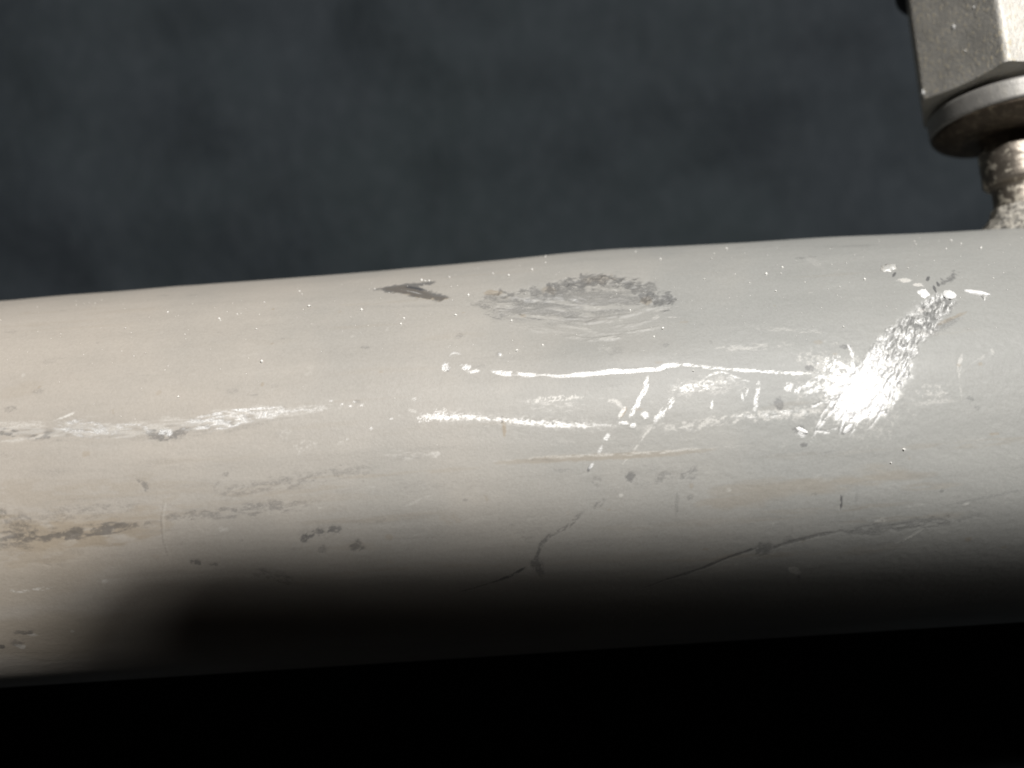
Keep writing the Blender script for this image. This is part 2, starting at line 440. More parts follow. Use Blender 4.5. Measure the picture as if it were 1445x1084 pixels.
for p in ([(1170, 572), (1160, 588), (1152, 606), (1144, 625)], [(1253, 562), (1242, 582), (1230, 602), (1224, 606)], [(1196, 580), (1188, 600), (1184, 614)],
          [(1215, 585), (1206, 604), (1198, 618)], [(1181, 570), (1166, 590), (1150, 612)], [(1234, 580), (1222, 600)], [(1262, 566), (1250, 586)], [(1150, 608), (1170, 610), (1184, 602)],
          [(1195, 485), (1202, 500), (1206, 512)], [(1144, 575), (1170, 563)], [(1205, 560), (1182, 598)], [(1240, 570), (1226, 588)]):
    stroke(WM, p, 4, 0.7, 0.7, 0.6, (0.1, 0.5), depth=0.04, grain=4.5, gap=0.34)
for p in ([(1128, 548), (1150, 538), (1172, 530)], [(1108, 552), (1116, 540)], [(1135, 556), (1155, 548), (1180, 545)], [(1122, 556), (1128, 545)], [(1148, 530), (1195, 540)], [(1160, 552), (1178, 540)]):
    stroke(WM, p, 9, 0.6, 0.9, 0.7, (0.2, 0.2), grain=5, stretch=2.0, gap=0.44)
blob(WM, 1208, 548, 36, 33, 1.0, 0.7, 3.0)
blob(WP, 1205, 552, 62, 54, 0.4, 0.9, 2.5, soft=1.0, gap=0.4)
blob(WP, 1150, 512, 28, 12, 0.5, 0.9, 2.4, ang=-15, gap=0.48); blob(WD, 1143, 520, 7, 4, 0.55, 0.7); blob(WD, 1192, 490, 6, 4, 0.5, 0.7); blob(WM, 1172, 512, 14, 9, 0.7, 0.9, 3.5, gap=0.5)
blob(WD, 1099, 570, 6, 8, 0.5, 0.6); blob(WD, 1190, 606, 7, 6, 0.4, 0.8, 5); blob(WD, 1128, 606, 8, 5, 0.45, 0.8, 5); blob(WM, 1132, 612, 6, 4, 0.6, 0.8, 5)
blob(WD, 1134, 628, 5, 3, 0.5)
patch(WD, [(1322, 400), (1340, 388), (1352, 382), (1345, 395), (1330, 404)], 0.55, 0.5, 2.5)
patch(WD, [(1320, 458), (1345, 448), (1362, 440), (1340, 464), (1325, 470)], 0.35, 0.4, 2.5)
for p in ([(1317, 402), (1321, 414)], [(1308, 397), (1311, 390)], [(1325, 405), (1322, 397)], [(1259, 392), (1264, 384)]): stroke(WD, p, 4, 0.75, 0.4)
for x, y, rx, ry in ((1277, 396, 10, 5), (1296, 402, 8, 4)): blob(WP, x, y, rx, ry, 0.7, 0.5)
stroke(WT, [(1320, 460), (1365, 440)], 5, 0.35)

# ---- the scrape along the left
stroke(WP, [(0, 610), (60, 608), (120, 605), (200, 608), (280, 598), (360, 586), (440, 578), (470, 574)], 22, 0.46, 0.9, 0.9, (0.0, 0.3), grain=3, stretch=7, gap=0.38)
stroke(WD, [(-8, 612), (60, 612), (120, 610), (200, 612), (280, 603), (360, 592), (440, 581)], 20, 0.22, 0.8, 0.9, (0.0, 0.3), grain=3, stretch=6, gap=0.44)
stroke(WM, [(74, 602), (100, 602), (130, 606), (165, 610)], 19, 0.62, 0.9, 0.7, (0.25, 0.35), grain=4, stretch=4, gap=0.46, depth=0.04)
stroke(WM, [(255, 602), (290, 598), (325, 594), (360, 588)], 20, 0.68, 0.9, 0.7, (0.3, 0.25), grain=4, stretch=4, gap=0.44, depth=0.05)
stroke(WM, [(340, 590), (380, 583), (420, 579), (462, 575)], 13, 0.5, 0.9, 0.7, (0.1, 0.5), grain=4, stretch=5, gap=0.46, depth=0.03)
stroke(WM, [(275, 590), (330, 580), (400, 575)], 4, 0.7, 0.6, 0.6, stretch=6, gap=0.4)
stroke(WM, [(160, 600), (190, 602), (215, 608)], 8, 0.7, 0.8, gap=0.45)
stroke(WD, [(200, 610), (220, 616), (245, 615), (275, 605)], 13, 0.55, 0.8, 0.6, (0.2, 0.3), stretch=2, gap=0.36)
stroke(WD, [(150, 612), (240, 614), (330, 602), (400, 588)], 18, 0.22, 0.9, 0.8, grain=2.5, stretch=4, gap=0.42)
stroke(WD, [(38, 616), (55, 616), (78, 611)], 11, 0.5, 0.8, 0.6, gap=0.38); stroke(WD, [(-5, 610), (28, 611)], 11, 0.55, 0.8, 0.6, gap=0.42)
blob(WM, 236, 610, 9, 6, 0.8, 0.6, gap=0.4); stroke(WP, [(76, 593), (92, 588), (105, 582)], 4, 0.7, 0.5, 0.6, (0.5, 0.1))
for x, y in ((467, 566), (482, 571), (495, 573), (500, 567), (553, 591), (524, 605), (490, 620)): blob(WM, x, y, 2.2, 1.6, 0.55, 0.8, 6)
blob(WP, 430, 630, 14, 9, 0.35, 0.9, 2.5, gap=0.48); blob(WP, 400, 612, 10, 7, 0.35, 0.8, gap=0.45)

# ---- dark gouges on the crown
patch(WD, [(527, 406), (545, 402), (575, 398), (612, 396), (606, 401), (590, 402), (592, 406), (610, 411), (633, 419), (622, 424), (600, 421), (570, 414), (545, 410)], 0.72, 0.5, 2.2, 0.35, depth=0.06)
patch(WD, [(540, 405), (570, 401), (592, 404), (612, 412), (628, 420), (600, 419), (560, 411)], 0.6, 0.4, 2.4, 0.3)
patch(WT, [(540, 405), (575, 401), (600, 412), (632, 420), (622, 424), (590, 419), (555, 410)], 0.5, 0.4, 1.6)
stroke(WD, [(566, 402), (585, 405), (602, 410)], 7, 0.95, 0.3, 0.4)
stroke(WM, [(560, 405), (580, 410), (600, 415)], 3, 0.45, 0.6, gap=0.45)
stroke(WD, [(668, 428), (690, 421), (725, 415), (760, 413), (790, 407), (820, 400), (850, 396), (885, 400), (915, 407), (935, 414)], 34, 0.50, 0.9, 0.7, (0.15, 0.1), grain=1.5, stretch=1.3, gap=0.47, depth=0.10)
stroke(WD, [(768, 409), (800, 402), (838, 393), (870, 395), (898, 401), (920, 408)], 22, 0.66, 1.0, 0.8, (0.2, 0.15), grain=3.0, stretch=2.0, gap=0.44, depth=0.06)
patch(WD, [(905, 416), (925, 413), (958, 420), (950, 426), (925, 430), (908, 424)], 0.6, 0.7, 1.6, 0.3, gap=0.42, depth=0.08)
patch(WD, [(664, 424), (690, 430), (715, 440), (705, 448), (685, 442), (668, 430)], 0.42, 0.8, 1.6, 0.4, gap=0.42)
blob(WT, 695, 413, 12, 6, 0.4, 0.7); blob(WT, 775, 408, 9, 8, 0.25, 0.7); blob(WT, 845, 394, 22, 10, 0.2, 0.8); blob(WT, 912, 421, 8, 8, 0.3, 0.7)
stroke(WM, [(700, 420), (760, 421), (800, 416), (825, 424), (800, 429)], 12, 0.35, 0.9, 0.8, grain=2, stretch=2.5, gap=0.50)
patch(WD, [(668, 426), (720, 418), (790, 408), (850, 400), (905, 408), (925, 420), (905, 430), (870, 440), (820, 448), (760, 446), (700, 442)], 0.44, 1.0, 0.9, 1.2, gap=0.36, stretch=(0.35, 1.8), rot=-8, depth=0.04)
for p, wd, am, dp in (([(780, 452), (820, 458), (845, 466)], 8, 0.35, -0.06), ([(800, 472), (835, 478), (870, 474), (930, 460)], 8, 0.42, -0.10), ([(845, 460), (890, 456), (930, 446)], 8, 0.25, -0.08), ([(720, 432), (780, 430), (830, 424), (890, 416)], 18, 0.25, -0.04), ([(700, 450), (760, 462), (800, 460)], 10, 0.18, -0.05), ([(770, 440), (830, 448), (890, 440), (940, 425)], 10, 0.12, -0.12), ([(790, 466), (850, 470), (905, 462)], 9, 0.08, 0.08), ([(920, 448), (930, 442)], 8, 0.4, 0)):
    stroke(WP, p, wd, am, 0.9, 0.9, (0.35, 0.35), grain=2.6, stretch=5, gap=0.42, depth=dp)
for _ in range(90):
    x = random.uniform(680, 940); y = 446 - 48 * math.exp(-((x - 855) / 70.0) ** 2) * random.uniform(0, 1) - random.uniform(0, 22)
    stroke(random.choice([WD, WD, WP]), [(x, y), (x + random.uniform(10, 34), y - random.uniform(-5, 6))], random.uniform(1.5, 4), random.uniform(0.2, 0.5), 0.8, 0.7, gap=0.4, depth=random.choice([0.04, -0.04]))
for _ in range(70):
    f = random.random(); x = 770 + 180 * f; y = 409 - 15 * math.sin(math.pi * min(1, f * 1.25)) + 14 * max(0, f - 0.6) * 2.2 + random.uniform(-5, 6)
    blob(WD, x, y, random.uniform(2, 7), random.uniform(3, 9), random.uniform(0.3, 0.65), 0.9, 3.5, depth=random.choice([0.05, 0.03, -0.03]))
stroke(WD, [(640, 478), (655, 470)], 10, 0.25, 0.7, 0.8); stroke(WD, [(855, 500), (880, 493)], 12, 0.22, 0.8, 0.9); stroke(WP, [(845, 490), (865, 500)], 10, 0.3, 0.9, gap=0.42)

# ---- dark scuffs low on the side
for p, wd, am, gp in (([(-5, 735), (20, 742), (45, 738)], 26, 0.42, 0.48), ([(20, 755), (35, 745), (50, 765)], 20, 0.5, 0.42), ([(-5, 768), (20, 764), (50, 762)], 8, 0.55, 0.35), ([(-4, 720), (8, 728)], 14, 0.45, 0.4),
                      ([(70, 748), (74, 756), (98, 756), (120, 752)], 9, 0.7, 0.35), ([(98, 753), (118, 750)], 10, 0.75, 0.3), ([(118, 754), (160, 744), (215, 738)], 8, 0.55, 0.45), ([(84, 715), (96, 728)], 12, 0.35, 0.45),
                      ([(110, 722), (160, 714)], 7, 0.38, 0.46), ([(193, 676), (203, 684), (208, 696)], 7, 0.55, 0.4), ([(230, 732), (290, 722)], 9, 0.42, 0.46), ([(308, 700), (328, 690), (348, 684)], 9, 0.35, 0.44),
                      ([(380, 682), (430, 674), (470, 670)], 13, 0.3, 0.5), ([(485, 668), (525, 660)], 16, 0.28, 0.5), ([(338, 721), (370, 716), (405, 714)], 13, 0.48, 0.42), ([(400, 714), (450, 709)], 8, 0.3, 0.46),
                      ([(426, 766), (431, 757), (445, 751)], 8, 0.75, 0.3), ([(445, 752), (465, 748), (483, 746)], 12, 0.72, 0.38), ([(448, 776), (460, 774)], 10, 0.45, 0.4), ([(494, 775), (504, 770), (510, 763)], 13, 0.6, 0.35),
                      ([(268, 792), (285, 794)], 6, 0.65, 0.3), ([(285, 794), (308, 797)], 5, 0.5, 0.4), ([(356, 806), (385, 812), (415, 821)], 13, 0.45, 0.42), ([(325, 720), (335, 722)], 5, 0.5, 0.3),
                      ([(835, 679), (848, 682)], 12, 0.3, 0.42), ([(886, 680), (892, 674), (896, 668)], 13, 0.62, 0.3), ([(922, 678), (940, 672), (955, 674)], 12, 0.42, 0.42), ([(958, 672), (975, 670), (983, 657)], 12, 0.45, 0.42),
                      ([(1065, 775), (1078, 775), (1090, 770)], 16, 0.55, 0.25), ([(1104, 766), (1118, 762)], 13, 0.35, 0.3), ([(300, 690), (310, 680)], 4, 0.3, 0.3), ([(90, 800), (60, 795)], 8, 0.2, 0.4)):
    stroke(WD, p, wd, am * 0.85, 1.0, 0.85, (0.15, 0.15), grain=3.2, stretch=2.2, gap=gp, depth=0.02)
    stroke(WD, p, wd * 2.2, am * 0.22, 0.9, 1.0, (0.3, 0.3), grain=2.2, stretch=3, gap=0.42)
for p, wd, am in (([(-5, 750), (60, 752), (120, 752)], 44, 0.5), ([(60, 745), (215, 735)], 28, 0.3), ([(-5, 560), (60, 540)], 20, 0.1), ([(1000, 694), (1100, 690), (1200, 680), (1320, 668)], 28, 0.26), ([(980, 712), (1100, 700)], 20, 0.22), ([(676, 700), (684, 712)], 16, 0.3), ([(620, 720), (645, 735)], 22, 0.14)):
    stroke(WT, p, wd, am, 0.8, 0.9, grain=1.0, stretch=4, gap=0.36)
for p, wd, am in (([(-8, 760), (60, 757), (140, 750), (222, 738)], 15, 0.6), ([(-8, 738), (40, 735), (110, 724), (215, 712)], 16, 0.26), ([(228, 730), (320, 722), (455, 708)], 14, 0.36), ([(300, 698), (380, 684), (530, 660)], 16, 0.32), ([(-8, 770), (50, 768)], 12, 0.4), ([(20, 725), (28, 745), (50, 768)], 22, 0.3), ([(560, 690), (690, 676)], 18, 0.12), ([(880, 668), (1000, 658)], 16, 0.14)):
    stroke(WD, p, wd, am, 1.1, 1.0, (0.1, 0.25), grain=3.0, stretch=3.5, gap=0.46)
for p, wd, am in (([(-8, 752), (100, 750), (230, 738)], 44, 0.48), ([(-8, 790), (120, 775)], 34, 0.36), ([(-8, 700), (150, 690), (300, 690)], 30, 0.15)):
    stroke(WT, p, wd, am, 1.0, 1.0, (0.0, 0.3), grain=1.5, stretch=4, gap=0.38)
# crack and its branch, hairlines, the long line on the right
stroke(WD, [(853, 702), (848, 710), (838, 718)], 7, 0.45, 0.7, 0.6, gap=0.35)
stroke(WD, [(826, 719), (812, 733), (800, 744), (785, 752), (772, 758)], 5, 0.42, 0.9, 0.8, (0.2, 0.05), gap=0.4, depth=0.02)
stroke(WD, [(776, 755), (764, 768), (759, 780), (756, 792)], 6, 0.5, 0.8, 0.8, (0.1, 0.05), depth=0.03, gap=0.3)
stroke(WD, [(753, 788), (760, 800), (766, 815)], 13, 0.5, 0.7, 0.6, (0.1, 0.4), gap=0.3)
stroke(WD, [(742, 800), (722, 812), (695, 822), (640, 838)], 4, 0.7, 0.6, 0.5, (0.05, 0.7), gap=0.25)
stroke(WD, [(890, 836), (940, 818), (985, 804), (1030, 786), (1068, 773)], 4, 0.6, 0.6, 0.7, (0.6, 0.05), depth=0.03)
stroke(WD, [(1088, 774), (1120, 764), (1160, 754), (1185, 750)], 5, 0.5, 0.5, 0.5, (0.05, 0.2), depth=0.03)
stroke(WD, [(1180, 752), (1230, 747), (1280, 742), (1330, 737), (1390, 728)], 14, 0.36, 1.0, 1.0, (0.1, 0.3), grain=3, stretch=2.5, gap=0.40, depth=0.03)
stroke(WD, [(1330, 714), (1400, 700), (1450, 690)], 4, 0.25, 0.6, 0.7); stroke(WD, [(1187, 698), (1188, 710), (1186, 720)], 3, 0.75, 0.3, depth=0.05)
stroke(WD, [(1210, 690), (1207, 712)], 5, 0.2); stroke(WD, [(956, 690), (954, 732)], 5, 0.26, 0.5); stroke(WD, [(1327, 696), (1331, 690)], 6, 0.35)
stroke(WD, [(232, 700), (227, 730), (230, 765), (240, 792)], 2.4, 0.3, 0.5, 0.8, depth=0.015, gap=0.3); stroke(WP, [(236, 700), (231, 730), (233, 760)], 2, 0.3)
for p in ([(1233, 738), (1252, 730)], [(1262, 768), (1285, 758), (1306, 745)], [(1358, 713), (1371, 709)], [(1240, 738), (1250, 735)]): stroke(WP, p, 3.5, 0.45, 0.8, gap=0.36, depth=-0.02)
blob(WP, 1122, 806, 9, 5, 0.6, 0.7, ang=-35); stroke(WD, [(1125, 812), (1130, 816)], 5, 0.4); blob(WP, 1028, 692, 4, 3, 0.35); blob(WP, 876, 699, 3, 2.5, 0.5)
# broad faint tan tint and flecks at the lower left
stroke(WT, [(-10, 800), (60, 810), (150, 790)], 110, 0.22, 0.6, 0.9, (0.0, 0.4), grain=0.5, stretch=3); stroke(WT, [(-10, 900), (60, 900), (160, 880)], 90, 0.28, 0.6, 0.9, (0.0, 0.4), grain=0.5, stretch=3)
blob(WD, 34, 893, 13, 5, 0.5, 0.6); blob(WD, 24, 908, 10, 8, 0.4, 0.7); blob(WD, 2, 913, 6, 5, 0.6, 0.5); blob(WP, 28, 912, 8, 6, 0.6, 0.7); blob(WP, 48, 896, 7, 3, 0.5, 0.7)
stroke(WP, [(0, 832), (30, 834), (80, 827)], 6, 0.6, 0.9, 0.6, gap=0.5); blob(WP, 148, 820, 4, 3, 0.5); blob(WP, 102, 891, 3, 3, 0.6); blob(WP, 158, 913, 3, 2, 0.3)
for x, y, a_ in ((15, 468, 0.2), (55, 552, 0.25), (15, 577, 0.3), (230, 412, 0.2), (270, 413, 0.2), (70, 510, 0.15), (330, 552, 0.2), (1130, 366, 0.3), (1145, 364, 0.2), (1040, 353, 0.2)):
    blob(WD, x, y, 9, 4, a_, 0.6)
stroke(WD, [(1040, 352), (1150, 350), (1260, 352)], 12, 0.18, 0.9, gap=0.45); stroke(WD, [(480, 432), (560, 432), (650, 430)], 6, 0.14, 0.6); stroke(WP, [(1135, 362), (1160, 380)], 14, 0.2, 0.8)
stroke(WD, [(1180, 350), (1240, 348)], 6, 0.25, 0.8)
for _ in range(110):
    x = random.uniform(-120, 1300); y = random.uniform(630, 830) ; L = random.uniform(80, 320)
    stroke(random.choice([WD, WD, WT, WP]), [(x, y), (x + L * 0.5, y - L * 0.032 + random.uniform(-4, 4)), (x + L, y - L * 0.065 + random.uniform(-5, 5))], random.uniform(3, 12), random.uniform(0.05, 0.16), 0.9, 1.0, (0.3, 0.3), grain=2.6, stretch=8, gap=0.42)
for _ in range(60):
    x = random.uniform(-120, 1300); y = random.uniform(400, 640) - x * 0.05; L = random.uniform(60, 260)
    stroke(random.choice([WD, WT, WP]), [(x, y), (x + L, y - L * 0.068)], random.uniform(3, 10), random.uniform(0.03, 0.10), 0.9, 1.0, (0.3, 0.3), grain=2.6, stretch=8, gap=0.42)
# random light handling marks, mostly running along the pipe
for _ in range(150):
    x = random.uniform(-20, 1460); y = random.uniform(430, 800); L = random.uniform(8, 60)
    stroke(random.choice([WD, WP, WP]), [(x, y), (x + L, y - L * 0.065 + random.uniform(-6, 6))], random.uniform(1.5, 5), random.uniform(0.06, 0.25), 0.8, 0.8, gap=0.42)
for _ in range(120):
    blob(random.choice([WD, WP, WT]), random.uniform(-20, 1460), random.uniform(400, 800), random.uniform(1.5, 6), random.uniform(1.2, 4), random.uniform(0.08, 0.35), 0.7)

WD = np.clip(WD, 0, 1); WM = np.clip(WM, 0, 1)
# leather-like orange peel of the coating, stronger towards the right half
peel = (fbm(SS * 1.7 + TT * 0.8 + 60, TT * 2.0 - SS * 0.5 + 90, 700, 3) - 0.5)
H += (peel * 0.036 * (0.35 + 0.65 * sstep(0, 40, SS)) * sstep(-54, -45, DEG) * sstep(101, 96, DEG)).astype(np.float32)

Rr = (PIPE_R + H) * MM
V = np.stack([np.broadcast_to(S[:, None] * MM, Rr.shape), -Rr * np.cos(TH)[None, :], Rr * np.sin(TH)[None, :]], -1).reshape(-1, 3)
me = grid_mesh('tube', V, NS, NTH, wrap_v=True)
ca = me.attributes.new('wear', 'FLOAT_COLOR', 'POINT')
ca.data.foreach_set('color', np.stack([WM, WD, np.clip(WT, 0, 1), np.clip(WP, 0, 1)], -1).astype(np.float32).ravel())

pipe = empty('metal_pipe', (0, 0, 0))
tag(pipe, 'long grey metal pipe with scratches, gouges and a shiny torn scar', 'pipe')
M_PIPE = mat_pipe()
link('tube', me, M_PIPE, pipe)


def surface_point(px, py, lift=0.0):
    s, t = surf(px, py)
    i = min(max(int(np.searchsorted(S, s)), 0), NS - 1); j = min(max(int(np.searchsorted(T[:NF], t)), 0), NF - 1)
    r = PIPE_R + float(H[i, j]) + lift; a = t / PIPE_R
    return np.array([s, -r * math.cos(a), r * math.sin(a)]), a


# ------------------------------------------------------------------ torn metal burrs standing on the pipe (parts of it)
M_BURR = mat_metal('bright_torn_metal', (0.86, 0.86, 0.85, 1), 0.45, 0.15, 0.1, bump=0.0001)
M_BURRG = mat_metal('dull_torn_metal', (0.5, 0.5, 0.48, 1), 0.4, 0.2, 0.3, bump=0.0001)


def burr(px, py, L, W, ang, hgt, curl, mat, seed):
    """a leaf-shaped curl of metal: a lofted strip with thickness, lying on the skin"""
    rg = random.Random(seed)
    P, a = surface_point(px, py, -0.05)
    ex = np.array([1.0, 0, 0]); et = np.array([0, math.sin(a), math.cos(a)]); en = np.array([0, -math.cos(a), math.sin(a)])
    c, s = math.cos(math.radians(ang)), math.sin(math.radians(ang))
    du = ex * c + et * s; dv = -ex * s + et * c
    L, W = L * PX, W * PX
    nu, nv = 12, 9; pts = []
    for i in range(nu):
        f = i / (nu - 1); wd = W * 0.5 * max(math.sin(math.pi * min(max(f, 0.02), 0.98)), 0.05) ** 0.45 * rg.uniform(0.72, 1.2)
        for j in range(nv):
            g = j / (nv - 1) * 2 - 1
            z = hgt * (1 - abs(g) ** 2.2) * math.sin(math.pi * min(max(f, 0.03), 0.97)) ** 0.5 + curl * f * f * (1 - g * g * 0.5) + rg.uniform(-0.03, 0.03)
            pts.append((P + du * (f - 0.5) * L + dv * g * wd + en * z) * MM)
    top = len(pts)
    for i in range(nu):
        for j in range(nv):
            g = j / (nv - 1) * 2 - 1
            pts.append(np.array(pts[i * nv + j]) - en * (0.14 * (1 - 0.6 * abs(g))) * MM)
    fs = []
    for i in range(nu - 1):
        for j in range(nv - 1):
            q = [i * nv + j, (i + 1) * nv + j, (i + 1) * nv + j + 1, i * nv + j + 1]
            fs.append(q); fs.append([x + top for x in reversed(q)])
        for j in (0, nv - 1):
            q = [i * nv + j, (i + 1) * nv + j, (i + 1) * nv + j + top, i * nv + j + top]; fs.append(q if j else q[::-1])
    for i in (0, nu - 1):
        for j in range(nv - 1):
            q = [i * nv + j, i * nv + j + 1, i * nv + j + 1 + top, i * nv + j + top]; fs.append(q if i == 0 else q[::-1])
    return link('metal_burr', poly_mesh('metal_burr', pts, fs, True), mat, pipe)


burr(1253, 379, 27, 20, 22, 0.22, 0.25, M_BURRG, 1)
burr(1303, 414, 18, 20, -25, 0.18, 0.0, M_BURR, 2)
burr(1340, 415, 18, 18, -35, 0.18, 0.1, M_BURR, 3)
burr(1378, 413, 34, 12, -22, 0.25, 0.15, M_BURR, 4)
burr(1389, 420, 14, 9, 70, 0.2, 0.1, M_BURRG, 9)
burr(1131, 607, 18, 7, -30, 0.1, 0.12, M_BURR, 5)
burr(1196, 605, 17, 8, 40, 0.12, 0.1, M_BURR, 6)

# ------------------------------------------------------------------ threaded fitting standing on the crown, leaning back
base = np.array([67.2, -3.58, 24.9])          # where its axis leaves the pipe
LEAN_BACK, LEAN_SIDE = 0.021, -0.015
ax = np.array([math.sin(LEAN_SIDE), math.sin(LEAN_BACK) * math.cos(LEAN_SIDE), math.cos(LEAN_BACK) * math.cos(LEAN_SIDE)])
Z = Vector(ax); Yv = Vector((0, 1, 0)); Xv = Yv.cross(Z).normalized(); Yv = Z.cross(Xv).normalized()
FMAT = Matrix(((Xv.x, Yv.x, Z.x, base[0] * MM), (Xv.y, Yv.y, Z.y, base[1] * MM), (Xv.z, Yv.z, Z.z, base[2] * MM), (0, 0, 0, 1)))


def lathe(name, prof, mat, parent, n=128, jit=0.0, freq=3.0, seed=0, matrix=None):
    prof = np.array(prof, float); ph = np.linspace(0, 2 * math.pi, n, endpoint=False)
    R2 = np.repeat(prof[:, :1], n, 1); Z2 = np.repeat(prof[:, 1:], n, 1)
    if jit:
        C = np.cos(ph)[None, :] * freq + 40; Sn = np.sin(ph)[None, :] * freq + 40
        k_ = np.arange(len(prof))[:, None] * 0.35
        R2 = R2 + (fbm(C + k_, Sn + k_, seed, 3) - 0.5) * 2 * jit * (R2 > 0.01)
        Z2 = Z2 + (fbm(C + k_ + 20, Sn + k_, seed + 9, 3) - 0.5) * jit
    V = np.stack([R2 * np.cos(ph), R2 * np.sin(ph), Z2], -1).reshape(-1, 3) * MM
    o = link(name, grid_mesh(name, V, len(prof), n, wrap_v=True), mat, parent)
    if matrix is not None: o.matrix_world = matrix
    return o


def dense(prof, step=0.25):
    out = [prof[0]]
    for a, b in zip(prof[:-1], prof[1:]):
        k = max(1, int(math.hypot(b[0] - a[0], b[1] - a[1]) / step))
        for i in range(1, k + 1): out.append((a[0] + (b[0] - a[0]) * i / k, a[1] + (b[1] - a[1]) * i / k))
    return out


M_WELD = mat_metal('crusty_weld', (0.22, 0.21, 0.19, 1), 0.5, 0.3, 0.9, (0.50, 0.47, 0.41, 1), (1, 1, 1), 0.44, 0.52, 0.0002, 1500)
M_BOSS = mat_metal('stained_boss_steel', (0.24, 0.21, 0.175, 1), 0.36, 0.75, 0.75, (0.50, 0.46, 0.38, 1), (1, 1, 1), 0.53, 0.58, 0.00005, 800)
M_HEX = mat_metal('dusty_steel_hex', (0.47, 0.455, 0.42, 1), 0.46, 0.50, 0.75, (0.52, 0.45, 0.31, 1), (1, 1, 0.5), 0.555, 0.64, 0.00008, 3200)
M_FLANGE = mat_metal('satin_steel_flange', (0.35, 0.34, 0.32, 1), 0.45, 0.6, 0.25, (0.40, 0.37, 0.3, 1), (1, 1, 0.3), 0.55, 0.75, 0.00004)
M_SHANK = mat_metal('brown_shank_underside_shade', (0.075, 0.058, 0.042, 1), 0.42, 0.7, 0.3, (0.3, 0.25, 0.17, 1), (1, 1, 1), 0.5, 0.7)
M_CAP = mat_plain('black_cap', (0.012, 0.012, 0.013, 1), 0.55)

# weld and welded-in boss belong to the pipe
lathe('weld_bead', dense([(6.6, -4.0), (5.6, -0.9), (4.7, 0.2), (3.9, 1.1), (3.3, 1.9), (3.0, 2.6), (2.6, 2.9)], 0.15), M_WELD, pipe, 160, 0.30, 5.0, 21, FMAT)
lathe('threaded_boss', dense([(2.75, -2.0), (2.8, 2.0), (2.8, 4.9), (2.9, 5.3), (3.4, 5.6), (3.68, 5.95), (3.73, 6.3), (3.73, 10.1), (3.6, 10.4), (3.3, 10.5), (1.5, 10.5)], 0.15), M_BOSS, pipe, 128, 0.05, 3.0, 31, FMAT)

fit = empty('hex_fitting'); fit.matrix_world = FMAT
tag(fit, 'dusty steel hex fitting with round flange screwed into top of pipe', 'fitting')
lathe('shank', dense([(1.5, 10.52), (3.2, 10.52), (3.35, 10.7), (3.35, 12.2), (1.5, 12.2)]), M_SHANK, fit, 96)
FR = 9.0
lathe('flange', dense([(1.5, 13.8), (8.7, 13.8), (8.9, 13.9), (FR, 14.15), (FR, 16.2), (FR - 0.15, 16.5), (FR - 0.5, 16.62), (1.5, 16.62)], 0.2), M_FLANGE, fit, 160, 0.03, 2.0, 41)
lathe('flange_underside', dense([(1.5, 12.0), (3.6, 12.0), (5.6, 11.95), (6.6, 12.05), (7.5, 12.35), (8.2, 12.8), (8.65, 13.3), (8.85, 13.6), (8.85, 13.78), (1.5, 13.78)], 0.2), M_SHANK, fit, 160, 0.03, 2.0, 43)  # underside of the flange, its shade put into the dark brown colour
lathe('shoulder', dense([(6.4, 16.5), (6.6, 16.6), (6.6, 17.5), (6.0, 17.6)], 0.2), M_SHANK, fit, 96)


def hex_body(af, z0, z1, rot, parent):
    n = 360; ph = np.linspace(0, 2 * math.pi, n, endpoint=False) + rot
    m = np.mod(ph - rot, math.pi / 3) - math.pi / 6
    rc = af / 2 / math.cos(math.pi / 6)
    rh = np.minimum(af / 2 / np.cos(m), rc - 0.16)
    zs = np.concatenate([np.linspace(z0, z0 + 1.6, 27), np.linspace(z0 + 1.8, z1 - 2, 20), np.linspace(z1 - 1.9, z1, 16)])
    rows = [np.stack([np.zeros(n), np.zeros(n), np.full(n, z0)], -1)]
    for z in zs:
        lim = af / 2 - 0.9 + (z - z0) * 3.2
        lim2 = af / 2 - 0.35 + (z1 - z) * 1.7
        r = np.minimum(np.minimum(rh, lim), lim2)
        rows.append(np.stack([r * np.cos(ph), r * np.sin(ph), np.full(n, z)], -1))
    rows.append(np.stack([np.zeros(n), np.zeros(n), np.full(n, z1)], -1))
    V = np.concatenate(rows) * MM
    me = grid_mesh('hex_body', V, len(rows), n, wrap_v=True, smooth=True)
    o = link('hex_body', me, M_HEX, parent)
    bpy_edges(me)
    return o


def bpy_edges(me):
    me.set_sharp_from_angle(angle=math.radians(22))


hex_body(18.7, 17.3, 34.8, -3.12, fit)
lathe('cap', dense([(3.0, 34.6), (10.3, 34.6), (10.7, 35.0), (10.7, 41), (9, 42), (0.01, 42.3)], 0.5), M_CAP, fit, 96)

M_FLECK = mat_plain('white_paint_fleck', (0.8, 0.8, 0.78, 1), 0.5)


def fleck(az, z, r):
    n = Vector((math.cos(az), math.sin(az), 0)); t = Vector((-n.y, n.x, 0))
    apo = 18.7 / 2; mid = -3.12 + math.pi / 6
    d = apo / math.cos(az - mid); c = n * d + Vector((0, 0, z)); nn = Vector((math.cos(mid), math.sin(mid), 0)); tt_ = Vector((-nn.y, nn.x, 0))
    vs_, fs_ = [c + nn * 0.16], []
    for i in range(14):
        a = i * 2 * math.pi / 14; rr = r * (1 + 0.25 * math.sin(3 * a + az * 9))
        vs_.append(c + tt_ * math.cos(a) * rr * 0.8 + Vector((0, 0, 1)) * math.sin(a) * rr * 1.2 - nn * 0.02)
    for i in range(14): fs_.append((0, 1 + i, 1 + (i + 1) % 14))
    link('paint_fleck', poly_mesh('paint_fleck', [v * MM for v in vs_], fs_, True), M_FLECK, fit)


